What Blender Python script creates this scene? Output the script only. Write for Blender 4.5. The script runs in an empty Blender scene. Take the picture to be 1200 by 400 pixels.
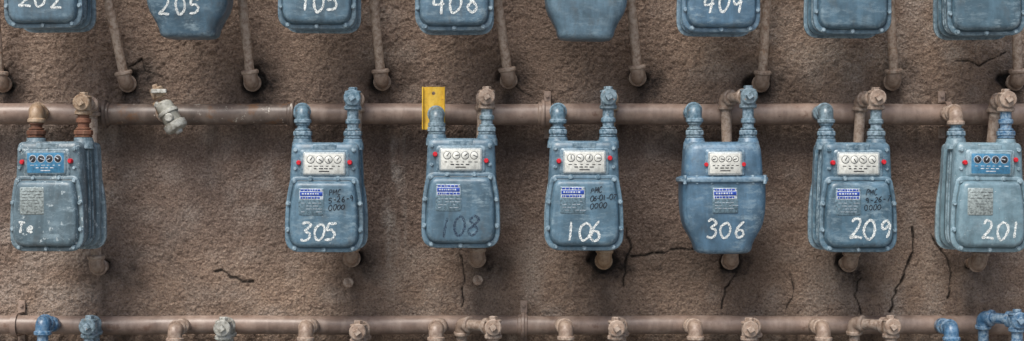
import bpy, bmesh, math, random
import numpy as np
from mathutils import Vector, Matrix
random.seed(7); rng=np.random.RandomState(5)
D=5.0; Z0=1.6; U=0.00234
def W(px,py,y):
    k=(D+y)/D/400.0
    return Vector(((px-600)*k,y,Z0-(py-200)*k))
sc=bpy.context.scene
def link(o): sc.collection.objects.link(o); return o
# ------------------------------------------------------------ materials
class NT:
    def __init__(s,name):
        s.m=bpy.data.materials.new(name); s.m.use_nodes=True; s.t=s.m.node_tree; s.n=s.t.nodes
        s.b=s.n['Principled BSDF']; s.out=s.n['Material Output']
    def new(s,ty,**kw):
        n=s.n.new(ty)
        for k,v in kw.items(): setattr(n,k,v)
        return n
    def l(s,a,b): s.t.links.new(a,b)
    def coord(s,seed=0,scale=(1,1,1)):
        tc=s.new('ShaderNodeTexCoord'); mp=s.new('ShaderNodeMapping')
        s.l(tc.outputs['Object'],mp.inputs['Vector'])
        mp.inputs['Location'].default_value=(seed*1.37,seed*0.71,seed*2.13); mp.inputs['Scale'].default_value=scale
        return mp.outputs[0]
    def noise(s,vec,scale,detail=4,rough=.6):
        n=s.new('ShaderNodeTexNoise'); n.inputs['Scale'].default_value=scale; n.inputs['Detail'].default_value=detail
        n.inputs['Roughness'].default_value=rough; s.l(vec,n.inputs['Vector']); return n.outputs['Fac']
    def ramp(s,fac,a,b,ca=(0,0,0,1),cb=(1,1,1,1)):
        r=s.new('ShaderNodeValToRGB'); e=r.color_ramp.elements
        e[0].position=a; e[1].position=b; e[0].color=ca; e[1].color=cb; s.l(fac,r.inputs[0]); return r.outputs[0]
    def mix(s,fac,a,b,mode='MIX'):
        n=s.new('ShaderNodeMix',data_type='RGBA',blend_type=mode)
        for k,v in ((0,fac),(6,a),(7,b)):
            if isinstance(v,(int,float)): n.inputs[k].default_value=v
            elif isinstance(v,tuple): n.inputs[k].default_value=v if len(v)==4 else v+(1,)
            else: s.l(v,n.inputs[k])
        return n.outputs[2]
    def math(s,op,a,b):
        n=s.new('ShaderNodeMath',operation=op)
        for k,v in ((0,a),(1,b)):
            if isinstance(v,(int,float)): n.inputs[k].default_value=v
            else: s.l(v,n.inputs[k])
        return n.outputs[0]
    def bump(s,h,strength,dist,nrm=None):
        n=s.new('ShaderNodeBump'); n.inputs['Strength'].default_value=strength; n.inputs['Distance'].default_value=dist
        s.l(h,n.inputs['Height'])
        if nrm: s.l(nrm,n.inputs['Normal'])
        return n.outputs[0]
INV=((1,1,1,1),(0,0,0,1))
def paint(name,base,dark,light,chip,chipamt=.3,seed=0,rough=.45,scale=1.0,spec=.5,rust=None,rustamt=.3,scuff=None,scuffamt=.5,edge=None,fine=.35,edgeamt=.6):
    t=NT(name); v=t.coord(seed)
    n1=t.noise(v,14*scale,5,.65); n2=t.noise(v,90*scale,5,.7)
    vs=t.coord(seed+3,(1,1,.18)); n3=t.noise(vs,45*scale,4,.6)
    c=t.mix(t.ramp(n1,.33,.66),dark,base)
    c=t.mix(t.math('MULTIPLY',t.ramp(n3,.46,.72),.5),c,light)
    c=t.mix(t.math('MULTIPLY',t.ramp(n2,.36,.52,*INV),fine),c,dark)
    if scuff:
        va=t.coord(seed+13,(.35,1,1)); na=t.noise(va,70*scale,8,.75); nb=t.noise(t.coord(seed+17),9,3,.6)
        c=t.mix(t.math('MULTIPLY',t.math('MULTIPLY',t.ramp(na,.49,.63),t.ramp(nb,.38,.66)),scuffamt),c,scuff)
        # brownish grime film
        nd=t.noise(t.coord(seed+23,(1,1,.5)),22,5,.7)
        c=t.mix(t.math('MULTIPLY',t.ramp(nd,.55,.75),.55),c,(.085,.085,.08))
    if rust:
        nr=t.noise(t.coord(seed+9),26*scale,6,.7)
        c=t.mix(t.math('MULTIPLY',t.ramp(nr,.66-rustamt*.3,.74-rustamt*.3),.8),c,rust)
    if edge:
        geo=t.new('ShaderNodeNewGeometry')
        c=t.mix(t.math('MULTIPLY',t.math('MULTIPLY',t.ramp(geo.outputs['Pointiness'],.52,.59),t.ramp(n2,.40,.60)),edgeamt),c,edge)
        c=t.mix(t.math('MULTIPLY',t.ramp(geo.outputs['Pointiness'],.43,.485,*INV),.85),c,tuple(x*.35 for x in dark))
    n4=t.noise(t.coord(seed+5),60*scale,8,.75)
    thr=.74-chipamt*.22
    cm=t.ramp(n4,thr,thr+.025)
    c=t.mix(cm,c,chip)
    t.l(c,t.b.inputs['Base Color'])
    r=t.math('ADD',t.math('MULTIPLY',n1,.35),rough-.17); t.l(r,t.b.inputs['Roughness'])
    t.b.inputs['Specular IOR Level'].default_value=spec
    h=t.math('ADD',t.math('MULTIPLY',n2,.6),t.math('MULTIPLY',cm,-.4))
    t.l(t.bump(h,.3,.0016),t.b.inputs['Normal'])
    return t.m
def flat(name,col,rough=.5,metal=0,var=.25,scale=200):
    t=NT(name); v=t.coord(len(name)); n=t.noise(v,scale,5,.7)
    dk=tuple(c*(1-var*1.6) for c in col); lt=tuple(min(1,c*(1+var)) for c in col)
    t.l(t.mix(t.ramp(n,.35,.65),dk,lt),t.b.inputs['Base Color']); t.b.inputs['Roughness'].default_value=rough
    t.b.inputs['Metallic'].default_value=metal
    t.l(t.bump(n,.2,.0008),t.b.inputs['Normal']); return t.m
def chalk(name,col,lo,hi,scale=500):
    t=NT(name); v=t.coord(1); n=t.noise(v,scale,3,.7)
    t.b.inputs['Base Color'].default_value=col+(1,); t.b.inputs['Roughness'].default_value=.9
    tr=t.new('ShaderNodeBsdfTransparent'); ms=t.new('ShaderNodeMixShader')
    t.l(t.ramp(n,lo,hi),ms.inputs[0]); t.l(tr.outputs[0],ms.inputs[1]); t.l(t.b.outputs[0],ms.inputs[2]); t.l(ms.outputs[0],t.out.inputs[0])
    return t.m
M_chalk=chalk('chalk_white',(.80,.84,.82),.38,.55)
M_chalkd=chalk('faded_dark_chalk',(.02,.035,.07),.42,.60)
M_mark=chalk('black_marker',(.008,.010,.016),.32,.46)
M_white=flat('index_plate_white',(.70,.71,.66),.4,0,.16,90)
M_blueplate=flat('index_plate_blue',(.06,.22,.38),.4,0,.25,90)
M_black=flat('black_print',(.02,.02,.025),.5)
M_red=flat('red_seal',(.58,.012,.025),.35)
M_tag=flat('painted_tag',(.15,.235,.29),.40,.15,.35,160)
M_tagw=flat('worn_tag',(.36,.42,.42),.4,.3,.35,160)
M_bluep=flat('blue_print',(.015,.06,.36),.4,0,.3)
M_stick=flat('sticker_white',(.52,.58,.64),.45,0,.3,120)
M_alu=paint('weathered_aluminium',(.36,.36,.31),(.10,.09,.07),(.52,.52,.47),(.62,.62,.58),.4,31,.35,edge=(.7,.7,.66))
M_steel=flat('frame_grey',(.42,.47,.48),.35,.2,.25,120)
BRB=(.35,.25,.188); BRD=(.135,.088,.064); BRL=(.50,.395,.315)
M_brown=[paint('beige_pipe_paint_%d'%i,BRB,BRD,BRL,(.46,.40,.34) if i==1 else (.07,.045,.03),.3+.08*i,40+i,.42,1.0,.5,(.24,.115,.05),.14+.11*i,edge=(.56,.47,.39)) for i in range(3)]
M_rust=paint('rusty_pipe',(.21,.092,.055),(.075,.035,.022),(.33,.19,.12),(.04,.025,.02),.4,50,.55,1,.35)
M_orange=paint('rust_orange_elbow',(.37,.245,.145),(.13,.075,.043),(.49,.36,.24),(.05,.03,.02),.4,53,.42,1,.5,edge=(.54,.44,.33))
M_mani=paint('manifold_paint',(.325,.235,.188),(.145,.10,.078),(.47,.375,.31),(.06,.04,.03),.30,60,.38,.6,.5,(.15,.085,.058),.2)
M_mani2=paint('manifold_paint_peeling',(.145,.106,.086),(.055,.042,.035),(.32,.26,.215),(.54,.49,.42),.60,64,.36,.6,.5,(.19,.095,.045),.32)
M_yellow=paint('yellow_tag_paint',(.76,.47,.03),(.38,.21,.02),(.86,.66,.16),(.10,.08,.05),.42,70,.45,1,.4)
M_bluepipe=[paint('blue_fitting_paint_%d'%i,c,tuple(x*.36 for x in c),tuple(x*1.5 for x in c),(.24,.17,.125),.5,80+i,.34,1.2,.6,edge=(.34,.44,.51),edgeamt=.75) for i,c in enumerate([(.092,.182,.245),(.042,.145,.285),(.125,.19,.222)])]
def meterpaint(i,c,chipamt=.25,chip=(.44,.51,.53),rough=.38,scuffamt=.62):
    c=tuple(x*(1+.1*math.sin(i*2.3)) for x in c)
    return paint('meter_paint_%d'%i,c,tuple(x*.50 for x in c),tuple(x*1.4 for x in c),chip,chipamt+.06,i*7+1,rough+.03*math.sin(i*1.7),1,.6,scuff=(.31,.41,.46),scuffamt=scuffamt+.15*math.sin(i*3.1),edge=(.38,.49,.55),fine=.3,edgeamt=.8)
# ------------------------------------------------------------ mesh builder
class MB:
    def __init__(s): s.v=[];s.f=[];s.mi=[];s.mats=[];s.cur=0
    def mat(s,m):
        if m not in s.mats: s.mats.append(m)
        s.cur=s.mats.index(m); return s
    def addf(s,f): s.f.append(f); s.mi.append(s.cur)
    def loft(s,loops,cap0=True,cap1=True):
        n=len(loops[0]); base=len(s.v)
        for lp in loops: s.v+= [tuple(p) for p in lp]
        for i in range(len(loops)-1):
            for j in range(n):
                a=base+i*n+j; b=base+i*n+(j+1)%n; s.addf((a,b,b+n,a+n))
        if cap0: s.addf(tuple(base+j for j in range(n))[::-1])
        if cap1: s.addf(tuple(base+(len(loops)-1)*n+j for j in range(n)))
    def lathe(s,p0,p1,prof,seg=20,rot=0):
        p0=Vector(p0);p1=Vector(p1);ax=(p1-p0); L=ax.length; ax.normalize()
        a=ax.orthogonal().normalized(); b=ax.cross(a)
        loops=[]
        for t,r in prof:
            c=p0+ax*(t*L)
            loops.append([c+a*(r*math.cos(rot+2*math.pi*k/seg))+b*(r*math.sin(rot+2*math.pi*k/seg)) for k in range(seg)])
        s.loft(loops)
    def cyl(s,p0,p1,r,bev=.12,seg=20,rot=0):
        L=(Vector(p1)-Vector(p0)).length; t=min(.3,bev*r/L)
        s.lathe(p0,p1,[(0,r*(1-bev)),(t,r),(1-t,r),(1,r*(1-bev))],seg,rot)
    def tube(s,path,r,seg=16):
        path=[Vector(p) for p in path]; n=len(path)
        T=[]
        for i in range(n):
            a=path[max(0,i-1)]; b=path[min(n-1,i+1)]; T.append((b-a).normalized())
        a=T[0].orthogonal().normalized(); loops=[]
        for i in range(n):
            a=(a-T[i]*a.dot(T[i])).normalized(); b=T[i].cross(a)
            rr=r[i] if isinstance(r,(list,tuple)) else r
            loops.append([path[i]+a*(rr*math.cos(2*math.pi*k/seg))+b*(rr*math.sin(2*math.pi*k/seg)) for k in range(seg)])
        s.loft(loops)
    def box(s,c,h,bev=.15):
        x,y,z=c; a,b,d=h; m=min(h)*bev*2
        def lp(a,b,z,c):
            return [(x+a-c,y-b,z),(x+a,y-b+c,z),(x+a,y+b-c,z),(x+a-c,y+b,z),(x-a+c,y+b,z),(x-a,y+b-c,z),(x-a,y-b+c,z),(x-a+c,y-b,z)]
        s.loft([lp(a-m,b-m,z-d,m),lp(a,b,z-d+m,m),lp(a,b,z+d-m,m),lp(a-m,b-m,z+d,m)])
    def obj(s,name,parent=None,origin=None,ang=38):
        me=bpy.data.meshes.new(name)
        o=Vector(origin) if origin is not None else Vector((0,0,0))
        me.from_pydata([tuple(Vector(p)-o) for p in s.v],[],s.f)
        for m in s.mats: me.materials.append(m)
        me.polygons.foreach_set('material_index',s.mi)
        bm=bmesh.new(); bm.from_mesh(me); bmesh.ops.recalc_face_normals(bm,faces=bm.faces); bm.to_mesh(me); bm.free()
        me.polygons.foreach_set('use_smooth',[True]*len(me.polygons))
        me.set_sharp_from_angle(angle=math.radians(ang))
        ob=link(bpy.data.objects.new(name,me)); 
        if parent: ob.parent=parent
        if origin is not None: ob.location=o
        return ob
def empty(name,loc,rot=(0,0,0)):
    e=bpy.data.objects.new(name,None); e.empty_display_size=.05; link(e); e.location=loc; e.rotation_euler=rot; return e
def fillet(path,rad,n=7):
    path=[Vector(p) for p in path]; out=[path[0]]
    for i in range(1,len(path)-1):
        P=path[i]; a=path[i-1]-P; b=path[i+1]-P
        ra=min(rad,a.length*.49); rb=min(rad,b.length*.49); A=P+a.normalized()*ra; B=P+b.normalized()*rb
        for k in range(n+1):
            t=k/n; out.append(A*(1-t)**2+P*2*t*(1-t)+B*t*t)
    out.append(path[-1]); return out
def elbow(mb,P,da,db,r,L):
    P=Vector(P); da=Vector(da).normalized(); db=Vector(db).normalized()
    mb.tube(fillet([P+da*L,P,P+db*L],L*.8,8),r)
    for d in (da,db):
        mb.cyl(P+d*(L*.68),P+d*(L*1.05),r*1.2,.12)
# ------------------------------------------------------------ meter shapes
def rpoly(pts,seg=7):
    out=[]; n=len(pts)
    for i,(x,v,r) in enumerate(pts):
        P=Vector((x,v)); a=Vector(pts[i-1][:2])-P; b=Vector(pts[(i+1)%n][:2])-P
        A=P+a.normalized()*min(r,a.length*.49); B=P+b.normalized()*min(r,b.length*.49)
        for k in range(seg+1):
            t=k/seg; q=A*(1-t)**2+P*2*t*(1-t)+B*t*t; out.append((q.x,q.y))
    return out
def inset(lp,d):
    xs=[p[0] for p in lp]; vs=[p[1] for p in lp]
    cx=(min(xs)+max(xs))/2; cv=(min(vs)+max(vs))/2; hw=(max(xs)-min(xs))/2; hh=(max(vs)-min(vs))/2
    return [(cx+(x-cx)*(hw-d)/hw, cv+(v-cv)*(hh-d)/hh) for x,v in lp]
def L3(x,v,y): return Vector((x*U,y,-v*U))
def lay(lp,y): return [L3(x,v,y) for x,v in lp]
def rplate(mb,x0,x1,v0,v1,yb,yf,r=2,bev=.8):
    o=rpoly([(x0,v0,r),(x1,v0,r),(x1,v1,r),(x0,v1,r)],4); e=abs(yf-yb)*.4
    e=min(e,bev*U)
    mb.loft([lay(o,yb),lay(o,yf+e),lay(inset(o,bev),yf)])
G={'0':[[(.3,1),(.05,.75),(.03,.35),(.25,0),(.5,.2),(.57,.6),(.45,.92),(.26,1.0)]],
'1':[[(.3,1),(.28,.5),(.3,0)]],
'2':[[(.05,.78),(.2,.98),(.45,.9),(.45,.6),(.2,.25),(.03,.03),(.3,.06),(.6,.0)]],
'3':[[(.05,.9),(.3,1),(.5,.8),(.25,.55),(.5,.4),(.5,.12),(.25,0),(.02,.1)]],
'4':[[(.1,.98),(.05,.5),(.3,.47),(.6,.5)],[(.45,.95),(.44,.5),(.42,0)]],
'5':[[(.12,.98),(.08,.58),(.35,.6),(.52,.35),(.4,.06),(.03,.02)],[(.12,.98),(.3,.97),(.55,.95)]],
'6':[[(.45,1),(.15,.65),(.05,.25),(.25,0),(.5,.15),(.45,.42),(.2,.45),(.07,.25)]],
'7':[[(.05,.95),(.3,.97),(.52,.95),(.3,.5),(.2,0)]],
'8':[[(.3,.55),(.08,.75),(.28,1),(.5,.8),(.3,.55),(.05,.25),(.28,0),(.52,.25),(.3,.55)]],
'9':[[(.48,.75),(.25,.98),(.06,.72),(.25,.5),(.48,.72),(.48,.4),(.42,0)]],
'P':[[(.1,1),(.1,.5),(.08,0)],[(.1,.98),(.45,.95),(.5,.65),(.12,.5)]],
'M':[[(.02,0),(.08,1),(.3,.35),(.52,1),(.58,0)]],
'C':[[(.52,.88),(.28,1),(.05,.6),(.1,.1),(.35,0),(.55,.15)]],
'T':[[(0,1),(.3,1),(.62,.97)],[(.32,1),(.3,.5),(.28,0)]],
'e':[[(.08,.3),(.45,.35),(.35,.6),(.12,.5),(.08,.15),(.3,0),(.52,.12)]],
'-':[[(.08,.5),(.3,.48),(.5,.5)]],' ':[]}
def cr(pts,n=6):
    P=[Vector(p) for p in pts]; P=[P[0]*2-P[1]]+P+[P[-1]*2-P[-2]]; out=[]
    for i in range(1,len(P)-2):
        for k in range(n):
            t=k/n; a,b,c,d=P[i-1:i+3]
            out.append(.5*((2*b)+(c-a)*t+(2*a-5*b+4*c-d)*t*t+(3*b-a-3*c+d)*t**3))
    out.append(P[-2]); return out
def write(name,parent,mat,text,x0,vbase,h,w,fy,slant=.1,adv=.78,drop=0):
    mb=MB().mat(mat); cx=x0; si=0
    for ch in text:
        jx=random.uniform(-.06,.06); jh=h*random.uniform(.88,1.12); jv=random.uniform(-.07,.07)*h; sl=slant+random.uniform(-.1,.1)
        for st in G[ch]:
            pts=cr([(p[0]+random.uniform(-.03,.03),p[1]+random.uniform(-.03,.03)) for p in st]); n=len(pts); L=[];R=[]
            for i,p in enumerate(pts):
                a=pts[max(0,i-1)];b=pts[min(n-1,i+1)]; t=(b-a); t=t/max(t.length,1e-6)
                x=cx+(p.x+jx+sl*p.y)*h; v=vbase+drop*(cx-x0)-p.y*jh-jv
                ww=w*.5*random.uniform(.7,1.2)*(.6 if i in(0,n-1) else 1)
                nx,nv=t.y,t.x
                y=-.0007-.0001*si-.0004*i/n
                L.append(L3(x-nx*ww,v-nv*ww,fy(v)+y)); R.append(L3(x+nx*ww,v+nv*ww,fy(v)+y))
            base=len(mb.v); mb.v+=[tuple(q) for q in L]+[tuple(q) for q in R]
            for i in range(n-1): mb.addf((base+i,base+i+1,base+n+i+1,base+n+i))
            si+=1
        cx+=h*adv
    mb.obj(name,parent)
def dials(par,cx,v,y,n,dark=False,wd=42):
    mb=MB().mat(M_stick if dark else M_black); mb2=MB().mat(M_black if dark else M_white); mb3=MB().mat(M_stick if dark else M_black)
    st=wd/n
    for i in range(n):
        x=cx-wd/2+st*(i+.5); r=min(4.7,st*.45)
        mb.cyl(L3(x,v,y),L3(x,v,y-.0008),r*U,.05,18)
        mb2.cyl(L3(x,v,y),L3(x,v,y-.0012),(r-.6)*U,.05,18)
        a=random.uniform(0,6.28)
        q=L3(x,v,y-.0014); d=Vector((math.cos(a),0,math.sin(a)))
        mb3.cyl(q-d*1*U,q+d*(r-1.2)*U,.5*U,.1,6)
    for k in range(6):
        x=cx-wd/2+wd*(k+.3)/6; rplate(mb3,x,x+random.uniform(2,5),v+7.2,v+8.1,y,y-.0006,.1,.1)
    for k in range(4):
        x=cx-12+k*6; rplate(mb3,x,x+random.uniform(3,5),v+10,v+11.2,y,y-.0006,.1,.1)
    x=cx-6; rplate(mb3,x,x+12,v+13.2,v+14.4,y,y-.0006,.1,.1)
    mb.obj('dial_rings',par); mb2.obj('dial_faces',par); mb3.obj('dial_hands',par)
def label(par,x0,v0,fy,kind):
    y=fy(v0+15)
    w,h=(30,32) if kind!='B' else (30,30)
    mb=MB().mat(M_tagw if kind=='worn' else M_tag); rplate(mb,x0,x0+w,v0,v0+h,y+.004,y-.0016,2,.5)
    for cx,cv in ((x0+2,v0+2),(x0+w-2,v0+2),(x0+2,v0+h-2),(x0+w-2,v0+h-2)):
        mb.cyl(L3(cx,cv,y),L3(cx,cv,y-.003),.9*U,.3,8)
    mb.obj('rating_plate',par)
    t=MB()
    if kind!='worn':
        t.mat(M_stick); rplate(t,x0+1.2,x0+w-1.2,v0+.8,v0+13.6,y-.0016,y-.0022,1,.2)
        t.mat(M_bluep); rplate(t,x0+1.8,x0+w-1.8,v0+4.6,v0+9.4,y-.0022,y-.0027,.3,.1)
        for vv in (1.5,10.4):
            x=x0+2.5
            while x<x0+w-5:
                q=random.uniform(1.5,4); rplate(t,x,x+q,v0+vv,v0+vv+2.2,y-.0022,y-.0027,.1,.1); x+=q+.7
        t.mat(M_stick); x=x0+4
        while x<x0+w-6:
            q=random.uniform(1,2.5); rplate(t,x,x+q,v0+6.0,v0+7.8,y-.0027,y-.0031,.1,.1); x+=q+1.1
    t.mat(M_stick if kind!='worn' else M_black); v=v0+(17.5 if kind!='worn' else 5)
    while v<v0+h-3:
        x=x0+3
        while x<x0+w-6:
            q=random.uniform(2,7)
            if random.random()<.75: rplate(t,x,x+q,v,v+.5,y-.0016,y-.0021,.1,.1)
            x+=q+1.2
        v+=3.4
    t.obj('plate_print',par)
def bolt(mb,x,v,y,r=3.0):
    mb.cyl(L3(x,v,y+.001),L3(x,v,y-.0012),r*1.35*U,.1,14)
    mb.cyl(L3(x,v,y-.001),L3(x,v,y-.0065),r*U,.15,6,random.random())
def meterA(loc,rot,paintm,idx='white',lab='sticker',num=None,nump=None,marker=None,numat=None,yaw=0):
    e=empty('gas_meter',loc,(0,rot,yaw))
    F=rpoly([(-39.5,40,8),(39.5,40,8),(46,74,34),(46,129,19),(-46,129,19),(-46,74,34)])
    B=rpoly([(-39,0,8),(39,0,8),(42.5,74,34),(42.5,126,18),(-42.5,126,18),(-42.5,74,34)])
    mb=MB().mat(paintm)
    mb.loft([lay(inset(B,9),-.0835),lay(inset(B,6.5),-.0828),lay(inset(B,3),-.0795),lay(inset(B,1.2),-.0755),lay(B,-.070),lay(B,-.045),lay(inset(B,3),-.038),lay(inset(B,3),.034),lay(B,.041),lay(B,.068),lay(inset(B,4),.073)])
    for yy in (-.012,.008): 
        R=inset(B,1.4); mb.loft([lay(R,yy-.002),lay(R,yy+.002)])
    mb.obj('body',e)
    mb=MB().mat(paintm)
    mb.loft([lay(inset(F,2),-.0745),lay(inset(F,.4),-.0765),lay(F,-.0785),lay(F,-.0850),lay(inset(F,.5),-.0870),lay(inset(F,1.4),-.088),lay(inset(F,4.2),-.0882),lay(inset(F,4.9),-.0868),lay(inset(F,5.5),-.0875),lay(inset(F,6.2),-.0950),lay(inset(F,7.0),-.1010),lay(inset(F,8.4),-.1050),lay(inset(F,10.4),-.1072),lay(inset(F,12.5),-.1080)])
    mb.obj('front_cover',e)
    mb=MB().mat(paintm)
    mb.loft([lay(inset(F,2),.062),lay(F,.064),lay(F,.073),lay(inset(F,1),.075),lay(inset(F,6),.075),lay(inset(F,8),.086),lay(inset(F,12),.090)])
    mb.obj('back_cover',e)
    mb=MB().mat(paintm)
    for x,v in ((-35,46),(35,46),(-42,72),(42,72),(-42.6,103),(42.6,103),(-34,124.5),(34,124.5),(0,126),(-16,42.8),(16,42.8)):
        bolt(mb,x,v,-.088,2.4)
    for x in (-34,34): bolt(mb,x,9,-.081,2.4); bolt(mb,x,31,-.081,2.0)
    mb.obj('cover_bolts',e)
    mb=MB().mat(paintm); rplate(mb,-29,29,8.5,41,-.076,-.0885,5,1.5)
    rplate(mb,-14,14,2,9,-.07,-.0845,2,1); mb.obj('index_housing',e)
    mb=MB().mat(M_steel if idx=='white' else paintm)
    rplate(mb,-25,25,11.5,38.6,-.087,-.0925,2.5,1); mb.obj('index_frame',e)
    mb=MB().mat(M_white if idx=='white' else M_blueplate); rplate(mb,-23,23,13.3,36.8,-.091,-.0932,1.5,.3); mb.obj('index_plate',e)
    dials(e,0,20.3,-.0932,4,idx!='white')
    mb=MB().mat(M_red)
    for x,v in ((-30,19 if random.random()<.5 else 24),(30,22+random.uniform(-2,6))): mb.lathe(L3(x,v,-.082),L3(x,v,-.095),[(0,3.0*U),(.7,3.0*U),(1,2.2*U)],12)
    mb.obj('red_seals',e)
    fy=lambda v:-.1080
    label(e,-29,53.5,fy,lab)
    if marker:
        for i,tx in enumerate(marker): write('marker_note',e,M_mark,tx,6+random.uniform(-1,1),62+i*9,6.4,.95,fy,.15,.78 if len(tx)<7 else (.7 if len(tx)<8 else .58),-.08)
    if num: write('chalk_number',e,numat or M_chalk,num,nump[0],nump[1],nump[2],2.9,fy,.12,nump[3])
    mb=MB().mat(paintm)
    for x in (-30,30):
        mb.lathe(L3(x,8,0),L3(x,-5,0),[(0,13*U),(.6,12.5*U),(.75,11.5*U),(1,11*U)],24)
    mb.obj('pipe_bosses',e)
    return e
def meterB(loc,rot,paintm,num=None,nump=None,yaw=0):
    e=empty('gas_meter',loc,(0,rot,yaw))
    prof=[(0,36,20),(1.2,40,24),(4,43.5,28),(9,45,30),(24,46,31),(40,47,32),(41,49.5,34.5),(42,52,36.5),(43,53,37),(46.5,53,37),(47.6,52,36.5),(48.5,50.5,34.5),(51,50,34),(70,50,34),(84,49,33.5),(94,47.5,32.5),(102,45,31),(109,41,29.5),(116,37,28),(122,34.5,27),(127,33.5,26),(130,32,25),(132,29,22),(133,22,17)]
    def ring(v,w,d):
        r=min(w,d)*.55; return [L3(x,v,q*U) for x,q in rpoly([(-w,-d,r),(w,-d,r),(w,d,r),(-w,d,r)],7)]
    mb=MB().mat(paintm); mb.loft([ring(*p) for p in prof]); mb.obj('body',e)
    def fy(v):
        return -float(np.interp(v,[p[0] for p in prof],[p[2] for p in prof]))*U
    mb=MB().mat(paintm)
    for x in (-47,-33,-15,15,33,47):
        mb.cyl(L3(x,39.5,-33.2*U),L3(x,50,-33.2*U),2.1*U,.15,6)
    y0=fy(30)
    rplate(mb,-23,23,9,40.5,y0+.01,y0-.009,4,1.5)
    mb.obj('flange_bolts',e)
    mb=MB().mat(M_steel); rplate(mb,-20,20,12,39.5,y0-.008,y0-.0125,2,1); mb.obj('index_frame',e)
    mb=MB().mat(M_white); rplate(mb,-18,18,14,37.5,y0-.011,y0-.0135,1.5,.3); mb.obj('index_plate',e)
    dials(e,0,20.5,y0-.0135,4,False,33)
    mb=MB().mat(M_red)
    for x in (-22,22): mb.lathe(L3(x,27,y0-.006),L3(x,27,y0-.0135),[(0,2.6*U),(.7,2.6*U),(1,2*U)],12)
    mb.obj('red_seals',e)
    label(e,-15,54,lambda v:-34.3*U,'B')
    if num: write('chalk_number',e,M_chalk,num,nump[0],nump[1],nump[2],2.9,fy,.1,nump[3])
    mb=MB().mat(paintm)
    for x in (-32,32): mb.lathe(L3(x,8,0),L3(x,-5,0),[(0,14*U),(.6,13*U),(.75,12*U),(1,11*U)],24)
    mb.obj('pipe_bosses',e)
    return e
YM=-.225; YP=-.07; YD=-.118
def nutstack(mb,P,m,tall=1.0):
    mb.mat(m); z=Vector((0,0,1))
    mb.cyl(P,P+z*.007,.0245,.12,24)
    mb.cyl(P+z*.007,P+z*.022*tall,.0265,.1,8,.3)
    mb.cyl(P+z*.022*tall,P+z*.029*tall,.0215,.2,24)
def inlet(mx,pz_top,base,mani_px,mani_py,m1,m2):
    mb=MB(); nutstack(mb,base,m1)
    top=Vector((base.x,base.y,pz_top)); back=Vector((W(mani_px,mani_py,YP).x,YP,W(mani_px,mani_py,YP).z))
    mb.mat(m1); mb.tube([base+Vector((0,0,.02)),top],.0155)
    mb.cyl(base+Vector((0,0,.036)),base+Vector((0,0,.052)),.0200,.15,24)
    mb.mat(m2); elbow(mb,top,(0,0,-1),back-top,.0205,.034)
    mb.tube([top,back],.0150)
    mb.cyl(back.lerp(top,.20),back.lerp(top,.42),.0225,.12)
    mb.obj('inlet_pipe',None,base)
def outlet(base,z_top,drop_top,drop_bot,m1,m2,m3,plug=True,r=.0150,wall=True):
    mb=MB(); nutstack(mb,base,m1); z=Vector((0,0,1))
    top=Vector((base.x,base.y,z_top))
    mb.mat(m1); mb.tube([base+z*.02,top],.0160)
    mb.cyl(base+z*.040,base+z*.055,.0205,.15,24)
    q=(Vector((drop_top.x,drop_top.y,z_top)))
    mb.mat(m2)
    mb.cyl(top-z*.034,top-z*.021,.0245,.12); mb.tube([top-z*.03,top+z*.012],.0212); mb.cyl(top+z*.012,top+z*.020,.0235,.15)
    if plug:
        mb.cyl(top+Vector((0,.01,0)),top+Vector((0,-.027,0)),.0205,.1); mb.cyl(top+Vector((0,-.022,0)),top+Vector((0,-.031,0)),.0235,.12)
        mb.cyl(top+Vector((0,-.03,0)),top+Vector((0,-.042,0)),.0115,.12,4,.6)
    mb.cyl(top+z*.019,top+z*.030,.0125,.15,6,.2)
    mb.mat(m3)
    if (q-top).length>.02:
        mb.tube([top,q],.0150); d=(q-top).normalized(); mb.cyl(top+d*.018,top+d*.032,.0235,.12)
    elbow(mb,q,top-q,drop_bot-q,.0195,.032)
    wallp=Vector((drop_bot.x-.0,.02,drop_bot.z-.004))
    mb.tube([q,drop_bot],r)
    elbow(mb,drop_bot,q-drop_bot,wallp-drop_bot,.0215,.033)
    mb.tube([drop_bot,wallp],.0155)
    mb.obj('outlet_pipe',None,drop_bot)
penetr=[]
# ------------------------------------------------------------ middle row
mid=[
 (60,166,'A',(.115,.178,.215),.60,'blue','worn','Te',(-32,106,13,.95),None,-.17),
 (380,167,'A',(.090,.172,.238),.30,'white','sticker','305',(-27,115,21,.68),['PMC','5-26-9','0000'],0),
 (540,162,'A',(.096,.180,.248),.22,'white','sticker','108',(-25,115,22,.72),None,0),
 (685,165,'A',(.090,.172,.238),.22,'white','sticker','106',(-23,116,22,.66),['PMC','06-01-07','0000'],0),
 (850,166,'B',(.088,.178,.268),.12,'white','B','306',(-22,114,20,.80),None,0),
 (1005,167,'A',(.084,.170,.238),.27,'white','sticker','209',(-13,113,23,.72),['PMC','9-26-7','0000'],.03),
 (1160,167,'A',(.165,.265,.315),.42,'blue','worn','201',(-12,113,22,.72),None,.03)]
outl=[
 (50,129,121,108,113,313),(352,130,115,419,411,303),(508,134,114,566,559,304),(655,130,114,716,708,306),(808,129,113,850,857,306),(958,130,115,1009,997,309),(1108,132,117,1167,1148,309)]
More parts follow.
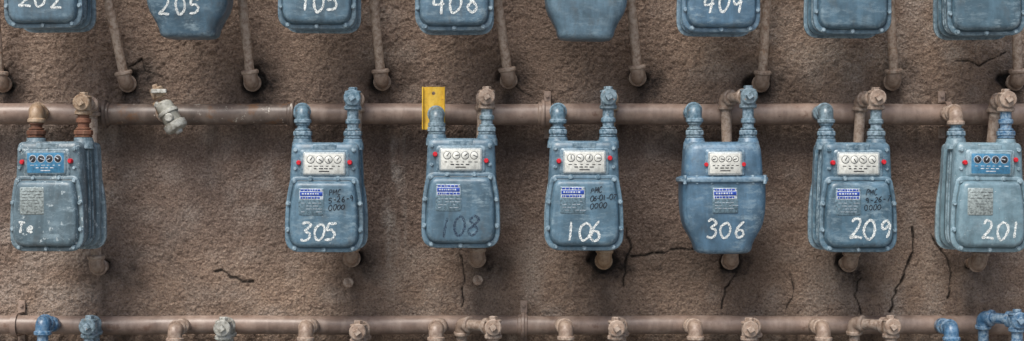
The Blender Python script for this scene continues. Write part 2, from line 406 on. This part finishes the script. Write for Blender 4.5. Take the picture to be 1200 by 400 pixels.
mats_io=[(M_rust,M_orange,M_rust,M_orange,M_brown[0]),(M_bluepipe[0],M_bluepipe[0],M_bluepipe[0],M_bluepipe[0],M_brown[1]),(M_bluepipe[2],M_bluepipe[2],M_bluepipe[2],M_brown[0],M_brown[0]),
 (M_bluepipe[0],M_bluepipe[0],M_bluepipe[0],M_bluepipe[2],M_orange),(M_bluepipe[2],M_bluepipe[0],M_bluepipe[0],M_bluepipe[2],M_brown[1]),
 (M_bluepipe[0],M_bluepipe[2],M_bluepipe[2],M_brown[1],M_brown[1]),(M_bluepipe[0],M_brown[1],M_bluepipe[1],M_brown[1],M_brown[2])]
def place(cx,top,kind,c,chip,idx,lab,num,nump,marker,yaw,i):
    pm=meterpaint(i,c,chip); loc=W(cx,top,YM-.09); loc.y=YM
    rot=random.uniform(-.012,.012)
    if kind=='A': e=meterA(loc,rot,pm,idx,lab,num,nump,marker,M_chalkd if num=='108' else None,yaw); off=30
    else: e=meterB(loc,rot,pm,num,nump,yaw); off=32
    R=Matrix.Rotation(yaw,4,'Z')
    a=loc+R@Vector((-off*U,0,5*U)); b=loc+R@Vector((off*U,0,5*U))
    return a,b
for i,(m,o,mm) in enumerate(zip(mid,outl,mats_io)):
    a,b=place(*m,i)
    inlet(0,W(0,o[1],YM).z,a,o[0],134,mm[0],mm[1])
    dt=W(o[3],o[2],YD); db=W(o[4],o[5],YD+.03)
    outlet(b,W(0,o[2],YM).z,dt,db,mm[2],mm[3],mm[4],True)
    penetr.append((o[4]+(600-o[4])*.018,o[5]))
# ------------------------------------------------------------ top row
topr=[(49,-96,'A',(.09,.155,.205),.25,'202',(-27,105,23,.82),127,147,97,0),
 (216,-90,'B',(.088,.17,.24),.2,'205',(-30,106,20,.86),284,294,96,0),
 (372,-95,'A',(.085,.155,.21),.25,'105',(-18,109,22,.66),438,447,95,1),
 (532,-93,'A',(.085,.16,.225),.2,'408',(-25,110,24,.80),583,596,93,0),
 (689,-88,'B',(.13,.22,.29),.2,None,None,739,748,90,0),
 (846,-91,'A',(.08,.16,.24),.2,'409',(-23,107,20,.86),898,893,97,2),
 (1000,-89,'A',(.08,.155,.215),.2,None,None,1043,1048,95,2),
 (1155,-87,'A',(.08,.15,.20),.2,None,None,1190,1193,95,1)]
for i,(cx,tp,k,c,ch,num,nump,xt,xb,yb,bi) in enumerate(topr):
    a,b=place(cx,tp,k,c,ch,'white','sticker',num,nump,None,0,20+i)
    inlet(0,W(0,tp-35,YM).z,a,cx-30,-130,M_bluepipe[0],M_brown[0])
    s=(xb-xt)/97.0
    dt=W(xt-s*145,tp-45,-.14); db=W(xb,yb,-.055)
    outlet(b,dt.z,dt,db,M_bluepipe[0],M_bluepipe[2],M_brown[bi],True,.0138)
    penetr.append((xb+(600-xb)*.012,yb))
mb=MB().mat(M_brown[2]); P=W(0,98,-.055); elbow(mb,P,(0,0,1),(0,1,0),.021,.033); mb.tube([P,P+Vector((0,.08,0))],.0155); mb.tube([P,P+Vector((-.02,-.05,.5))],.0138); mb.obj('outlet_pipe',None,P)
penetr.append((6,98))
# ------------------------------------------------------------ lower row
low=[(78,50,378,105,382,None,1,4),(233,205,386,262,384,None,3,6),(389,358,385,420,388,None,5,3),(548,511,385,578,383,541,3,3),(692,663,384,722,384,None,3,3),(846,815,384,878,385,None,5,3),(1003,965,385,1044,382,1001,3,3),(1152,1115,385,1192,375,1152,1,1)]
for i,(cx,pin,tin,pout,tout,dr,ci,co) in enumerate(low):
    pick={1:M_bluepipe[1],3:M_brown[i%2],4:M_bluepipe[2],5:M_brown[0],6:M_alu}
    loc=W(cx,432,YM-.09); loc.y=YM
    pm=meterpaint(40+i,(.08+.01*(i%3),.17,.24),.2)
    meterA(loc,random.uniform(-.01,.01),pm,'white','sticker',None,None,None)
    a=loc+Vector((-30*U,0,5*U)); b=loc+Vector((30*U,0,5*U))
    a.x=W(pin,0,YM).x; b.x=W(pout,0,YM).x
    inlet(0,W(0,tin,YM).z,a,pin+(600-pin)*.02+(4 if pin<600 else -4),381,pick[ci],pick[ci])
    if dr: dt=W(dr,tout-4,YD-.02); db=W(dr+3,575,-.06)
    else: dt=W(pout+6,tout,YD-.01); db=W(pout+3,575,-.06)
    outlet(b,W(0,tout,YM).z,dt,db,pick[co],pick[co],pick[co],True)
    penetr.append((db.x*400+600,575))
for px_,py_ in ((560,328),(409,331)):
    mb=MB().mat(M_brown[2]); P=W(px_,py_,0)
    mb.cyl(P+Vector((0,.02,0)),P+Vector((0,-.018,0)),.0125,.12); mb.cyl(P+Vector((0,-.012,0)),P+Vector((0,-.026,0)),.016,.15,8)
    mb.obj('wall_pipe_cap',None,P)
# ------------------------------------------------------------ manifolds
def manifold(py,r,secs,name,coup):
    mb=MB(); z=W(0,py,YP).z
    for x0,x1,m in secs:
        mb.mat(m); n=max(2,int((x1-x0)/30)); 
        pts=[Vector((W(x0+(x1-x0)*k/n,py,YP).x,YP+.0008*math.sin(k*1.3),z+.0012*math.sin(k*.7+x0))) for k in range(n+1)]
        pts[0].z=z; pts[-1].z=z; mb.tube(pts,r,32)
    for cx,m in coup:
        mb.mat(m); x=W(cx,0,YP).x
        mb.cyl((x-.014,YP,z),(x+.016,YP,z),r*1.14,.08,32)
        mb.cyl((x-.004,YP,z),(x+.007,YP,z),r*1.38,.06,32)
    mb.obj(name,None,(0,YP,z))
manifold(134,.0305,[(-500,122,M_mani),(122,345,M_mani2),(345,1700,M_mani)],'gas_manifold_pipe',[(636,M_mani),(123,M_mani2),(343,M_mani2)])
manifold(381,.0270,[(-500,1700,M_mani)],'gas_manifold_pipe',[(612,M_mani)])
manifold(-130,.0305,[(-500,1700,M_mani)],'gas_manifold_pipe',[(600,M_mani)])
for px,py,r in ((18,381,.027),(642,134,.0305),(1110,134,.0305),(614,381,.027)):
    mb=MB().mat(M_mani); c=W(px,py,YP); rr=r*1.1
    ang=[math.radians(a) for a in range(0,181,12)]
    w=.008
    loops=[]
    pathpts=[(Vector((c.x,-.002,c.z+rr)),Vector((0,0,1)))]+[(Vector((c.x,YP-rr*math.sin(a),c.z+rr*math.cos(a))),Vector((0,-math.sin(a),math.cos(a)))) for a in ang]+[(Vector((c.x,-.002,c.z-rr)),Vector((0,0,-1)))]
    for P,nn in pathpts:
        loops.append([P+Vector((-w,0,0)),P+nn*.004+Vector((-w,0,0)),P+nn*.004+Vector((w,0,0)),P+Vector((w,0,0))])
    mb.loft(loops)
    for s in (1,-1):
        mb.box((c.x,-.004,c.z+s*(rr+.018)),(w*1.3,.004,.018)); mb.cyl((c.x,-.007,c.z+s*(rr+.022)),(c.x,-.014,c.z+s*(rr+.022)),.006,.15,6)
    mb.obj('pipe_clamp',None,c)
# ------------------------------------------------------------ capped lock valve
mb=MB().mat(M_brown[0]); y=-.15
c=W(191,131,y)
mb.tube([W(193,134,YP),c],.016); mb.cyl(W(193,134,-.10),W(192,133,-.12),.024,.1)
mb.mat(M_orange); elbow(mb,c,(0,1,0),W(184,108,y-.01)-c,.0185,.03)
mb.cyl(W(187,115,y-.01),W(182,103,y-.012),.020,.15,8); mb.cyl(W(183,105,y-.012),W(181,99,y-.014),.0095,.2,4)
mb.mat(M_alu); a=W(190,120,y-.028); b=W(209,153,y-.035)
mb.lathe(a,b,[(0,.016),(.08,.024),(.3,.026),(.33,.030),(.42,.030),(.45,.026),(.7,.026),(.74,.033),(.9,.033),(.96,.030),(1,.020)],24)
d=(b-a).normalized()
mb.cyl(a+d*.02+Vector((-.03,0,.012)),a+d*.03+Vector((.028,0,-.006)),.009,.2,10)
mb.cyl(b+d*-.004,b+d*.008,.012,.2,6)
mb.cyl(a.lerp(b,.55)+Vector((0,-.02,0)),a.lerp(b,.55)+Vector((0,-.036,0)),.012,.2,12)
mb.box(tuple(W(186,107,y-.035)),(.022,.006,.006)); 
mb.obj('capped_lock_valve',None,c)
# ------------------------------------------------------------ yellow bracket
mb=MB().mat(M_yellow); y=-.168
p=W(508,127,y); hw=12.2/414; hz=25/414
seg=24
sq=[]
for k in range(seg):
    a=2*math.pi*k/seg; ca,sa=math.cos(a),math.sin(a); q=min(hw/abs(ca) if abs(ca)>1e-6 else 9, .018/abs(sa) if abs(sa)>1e-6 else 9); sq.append((q*ca,q*sa))
zc=hz-.018
for yy in (0,.003):
    base=len(mb.v)
    mb.v+=[(p.x+x,y+yy,p.z+zc+z) for x,z in sq]+[(p.x+.005*math.cos(2*math.pi*k/seg),y+yy,p.z+zc+.005*math.sin(2*math.pi*k/seg)) for k in range(seg)]
    for k in range(seg): mb.addf((base+k,base+(k+1)%seg,base+seg+(k+1)%seg,base+seg+k))
mb.box((p.x,y+.0015,p.z-.018),(hw,.0015,hz-.018),.1)
mb.box((p.x-hw-.001,y+.003,p.z),(.0018,.012,hz),.1); mb.box((p.x+hw+.001,y+.003,p.z),(.0018,.012,hz),.1)
mb.box((p.x,y+.028,p.z+.005),(hw*.8,.002,.010),.1)
mb.obj('yellow_bracket',None,p)
# ------------------------------------------------------------ wall
def vnoise(x,z,f,seed):
    R=np.random.RandomState(seed).rand(512,512); X=x*f+1000; Zz=z*f+1000
    xi=np.floor(X).astype(int); zi=np.floor(Zz).astype(int); fx=X-xi; fz=Zz-zi; fx=fx*fx*(3-2*fx); fz=fz*fz*(3-2*fz)
    a=R[xi%512,zi%512];b=R[(xi+1)%512,zi%512];c=R[xi%512,(zi+1)%512];d=R[(xi+1)%512,(zi+1)%512]
    return (a*(1-fx)+b*fx)*(1-fz)+(c*(1-fx)+d*fx)*fz
xs=np.concatenate([np.linspace(-9,-1.9,40)[:-1],np.arange(-1.9,1.9,.0034),np.linspace(1.9,9,40)])
zs=np.concatenate([np.linspace(-.05,1.0,30)[:-1],np.arange(1.0,2.22,.0034),np.linspace(2.23,4.6,40)])
X,Z=np.meshgrid(xs,zs); nx,nz=len(xs),len(zs)
rgh=.45+.8*np.clip(vnoise(X,Z,3.1,91)*.6+vnoise(X,Z,11,92)*.4,0,1)
h=(vnoise(X,Z,1.5,1)-.5)*.010+(vnoise(X,Z,7,2)-.5)*.005+rgh*((vnoise(X,Z,42,3)-.5)*.0040+np.abs(vnoise(X,Z,85,4)-.5)*.0095+(vnoise(X+.3*Z,Z,145,9)-.5)*.0055)
px=X*400+600; py=200-(Z-Z0)*400
grime_shade=np.zeros_like(X); pale=np.zeros_like(X)
warp=(vnoise(X,Z,12,21)-.5)*26+(vnoise(X,Z,45,22)-.5)*14
hole=np.zeros_like(X)
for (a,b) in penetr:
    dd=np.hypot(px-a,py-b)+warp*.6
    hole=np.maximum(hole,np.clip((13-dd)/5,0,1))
    g=np.exp(-(np.clip(np.hypot((px-a-8)/1.1,(py-b-4)/1.0)+warp,0,None)/25)**2)  # stains plus painted elbow shadow, lower right of each pipe entry
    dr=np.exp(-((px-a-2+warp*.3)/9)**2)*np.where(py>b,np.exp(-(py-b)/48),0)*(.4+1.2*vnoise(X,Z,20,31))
    grime_shade=np.maximum(grime_shade,np.maximum(g*.85,np.clip(dr,0,1)*.9))
streak=vnoise(X*6,Z*.7,9,41)
grime_shade=np.maximum(grime_shade,.6*np.where((py>140),np.exp(-(py-140)/60),0)*np.clip(streak*1.8-.6,0,1))  # streaky darkening that fades downward below the middle manifold
grime_shade=np.maximum(grime_shade,.6*np.where((py>390),np.exp(-(py-390)/50),0)*np.clip(streak*1.6-.4,0,1))  # streaky darkening that fades downward below the lower manifold
grime_shade=np.maximum(grime_shade,.6*np.clip(vnoise(X,Z,2.2,51)*.55+vnoise(X,Z,6,52)*.45+warp*.006-.55,0,1)*2.6)
pale=np.maximum(pale,np.exp(-((px-458+warp*.35)/11)**2)*np.clip((py-130)/40,0,1)*np.clip((345-py)/60,0,1)*np.clip(vnoise(X*3,Z,22,61)*1.9-.55,0,1))
pale=np.maximum(pale,.75*np.exp(-((px-474)/2.5)**2)*((py>150)&(py<300))*vnoise(X*4,Z,25,62))
pale=np.maximum(pale,.55*np.exp(-(((px-305)/70)**2+((py-215)/70)**2))*np.clip(vnoise(X,Z,25,63)*2-.9,0,1))
pale=np.maximum(pale,.6*np.clip(vnoise(X,Z,3,66)*.5+vnoise(X,Z,17,64)*.5-.55,0,1)*2.5)
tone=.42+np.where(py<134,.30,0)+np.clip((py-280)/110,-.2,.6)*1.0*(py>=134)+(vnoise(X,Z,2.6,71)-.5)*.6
h=h-hole*.014
def crack(pts,w):
    global h,hole
    P=[Vector(p) for p in pts]; Q=[]
    for a,b in zip(P,P[1:]):
        n=max(2,int((b-a).length/7))
        for k in range(n): Q.append(a.lerp(b,k/n)+Vector((random.uniform(-2.4,2.4),random.uniform(-2.4,2.4))))
    Q.append(P[-1]); best=np.full_like(X,99.); wl=np.zeros_like(X)+w
    for a,b in zip(Q,Q[1:]):
        d=b-a; L2=max(d.length_squared,1e-6); ww=w*random.uniform(.7,1.3)
        t=np.clip(((px-a.x)*d.x+(py-a.y)*d.y)/L2,0,1); q=np.hypot(px-a.x-t*d.x,py-a.y-t*d.y)
        wl=np.where(q<best,ww,wl); best=np.minimum(best,q)
    c=np.clip((wl-best)/1.0,0,1); h-=c*.006; hole=np.maximum(hole,c*.92)
crack([(254,317),(266,320),(276,327),(296,330)],1.8)
crack([(1068,268),(1072,285),(1066,310),(1052,338),(1044,366)],1.9)
crack([(1090,275),(1108,300),(1117,320),(1112,350)],1.4)
crack([(742,301),(770,296),(800,292),(832,289)],1.5)
crack([(735,268),(738,292),(732,312),(731,335)],1.7)
crack([(540,296),(545,325),(541,360)],1.3)
crack([(1008,325),(1003,348),(1010,368)],1.4)
crack([(1180,60),(1150,75),(1120,72)],1.2)
crack([(925,320),(930,340),(922,362)],1.2); crack([(862,322),(850,340),(846,362)],1.3)
crack([(150,80),(165,70),(172,84),(190,90)],1.3); crack([(605,100),(622,112)],1.2)
verts=np.stack([X,-h+.008,Z],-1).reshape(-1,3)
idx=np.arange(nx*nz).reshape(nz,nx)
faces=np.stack([idx[:-1,:-1],idx[:-1,1:],idx[1:,1:],idx[1:,:-1]],-1).reshape(-1,4)
me=bpy.data.meshes.new('stucco_wall'); me.from_pydata(verts.tolist(),[],faces.tolist())
me.polygons.foreach_set('use_smooth',[True]*len(me.polygons))
for nm,arr in (('grime_shade',grime_shade),('pale',pale),('tone',tone),('hole',hole)):
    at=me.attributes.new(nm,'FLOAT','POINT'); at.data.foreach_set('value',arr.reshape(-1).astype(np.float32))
wall=link(bpy.data.objects.new('stucco_wall',me))
t=NT('stucco'); v=t.coord(0)
def attr(n):
    a=t.new('ShaderNodeAttribute'); a.attribute_name=n; return a.outputs['Fac']
nf=t.noise(v,170,5,.75); nm_=t.noise(v,60,5,.65); nl=t.noise(v,7,5,.6)
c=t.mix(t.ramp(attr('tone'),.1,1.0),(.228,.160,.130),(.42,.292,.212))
c=t.mix(t.math('MULTIPLY',t.ramp(nl,.35,.7),.35),c,(.43,.325,.255))
c=t.mix(t.math('MULTIPLY',t.ramp(nm_,.36,.54,*INV),.5),c,(.15,.10,.08))
c=t.mix(t.math('MULTIPLY',t.ramp(nf,.50,.66),.5),c,(.60,.48,.39))
c=t.mix(t.math('MULTIPLY',t.ramp(nf,.36,.48,*INV),.6),c,(.085,.056,.044))
c=t.mix(t.math('MULTIPLY',t.ramp(attr('pale'),0,1),t.ramp(nf,.3,.6)),c,(.62,.55,.49))
g=t.math('MULTIPLY',attr('grime_shade'),t.math('ADD',t.ramp(nm_,.25,.7),.45))
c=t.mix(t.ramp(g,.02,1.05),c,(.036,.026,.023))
c=t.mix(attr('hole'),c,(.016,.012,.010))
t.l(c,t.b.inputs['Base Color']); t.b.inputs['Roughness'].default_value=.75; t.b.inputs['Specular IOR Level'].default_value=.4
vo=t.new('ShaderNodeTexVoronoi'); vo.inputs['Scale'].default_value=130; t.l(v,vo.inputs['Vector'])
hh=t.math('ADD',t.math('MULTIPLY',nf,1.2),t.math('ADD',t.math('MULTIPLY',nm_,.7),t.math('MULTIPLY',vo.outputs['Distance'],.5)))
t.l(t.bump(hh,.95,.012),t.b.inputs['Normal'])
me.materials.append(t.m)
# ------------------------------------------------------------ ground
me=bpy.data.meshes.new('ground'); S=300
me.from_pydata([(-S,-S,0),(S,-S,0),(S,2,0),(-S,2,0)],[],[(0,1,2,3)])
gd=link(bpy.data.objects.new('ground',me))
me.materials.append(flat('concrete_ground',(.24,.23,.21),.9,0,.3,6))
# ------------------------------------------------------------ light
sun_dir=Vector((-.30,-.62,.88)).normalized()
sl=bpy.data.lights.new('sun','SUN'); sl.energy=3.2; sl.angle=math.radians(30); sl.color=(1,.96,.90)
so=link(bpy.data.objects.new('sun',sl)); so.rotation_euler=(-sun_dir).to_track_quat('-Z','Y').to_euler(); so.location=(0,-3,5)
w=bpy.data.worlds.new('World'); sc.world=w; w.use_nodes=True
sk=w.node_tree.nodes.new('ShaderNodeTexSky'); sk.sky_type='NISHITA'; sk.sun_disc=False
sk.sun_elevation=math.asin(sun_dir.z); sk.sun_rotation=math.atan2(sun_dir.x,sun_dir.y); sk.dust_density=3; sk.ozone_density=1
bg=w.node_tree.nodes['Background']; w.node_tree.links.new(sk.outputs[0],bg.inputs[0]); bg.inputs[1].default_value=.15
sc.view_settings.view_transform='Standard'; sc.view_settings.look='None'; sc.view_settings.exposure=0
cd=bpy.data.cameras.new('camera'); cd.lens=60; cd.sensor_width=36; cd.clip_end=1000
co=link(bpy.data.objects.new('camera',cd)); co.location=(0,-D,Z0); co.rotation_euler=(math.radians(90),0,0); sc.camera=co
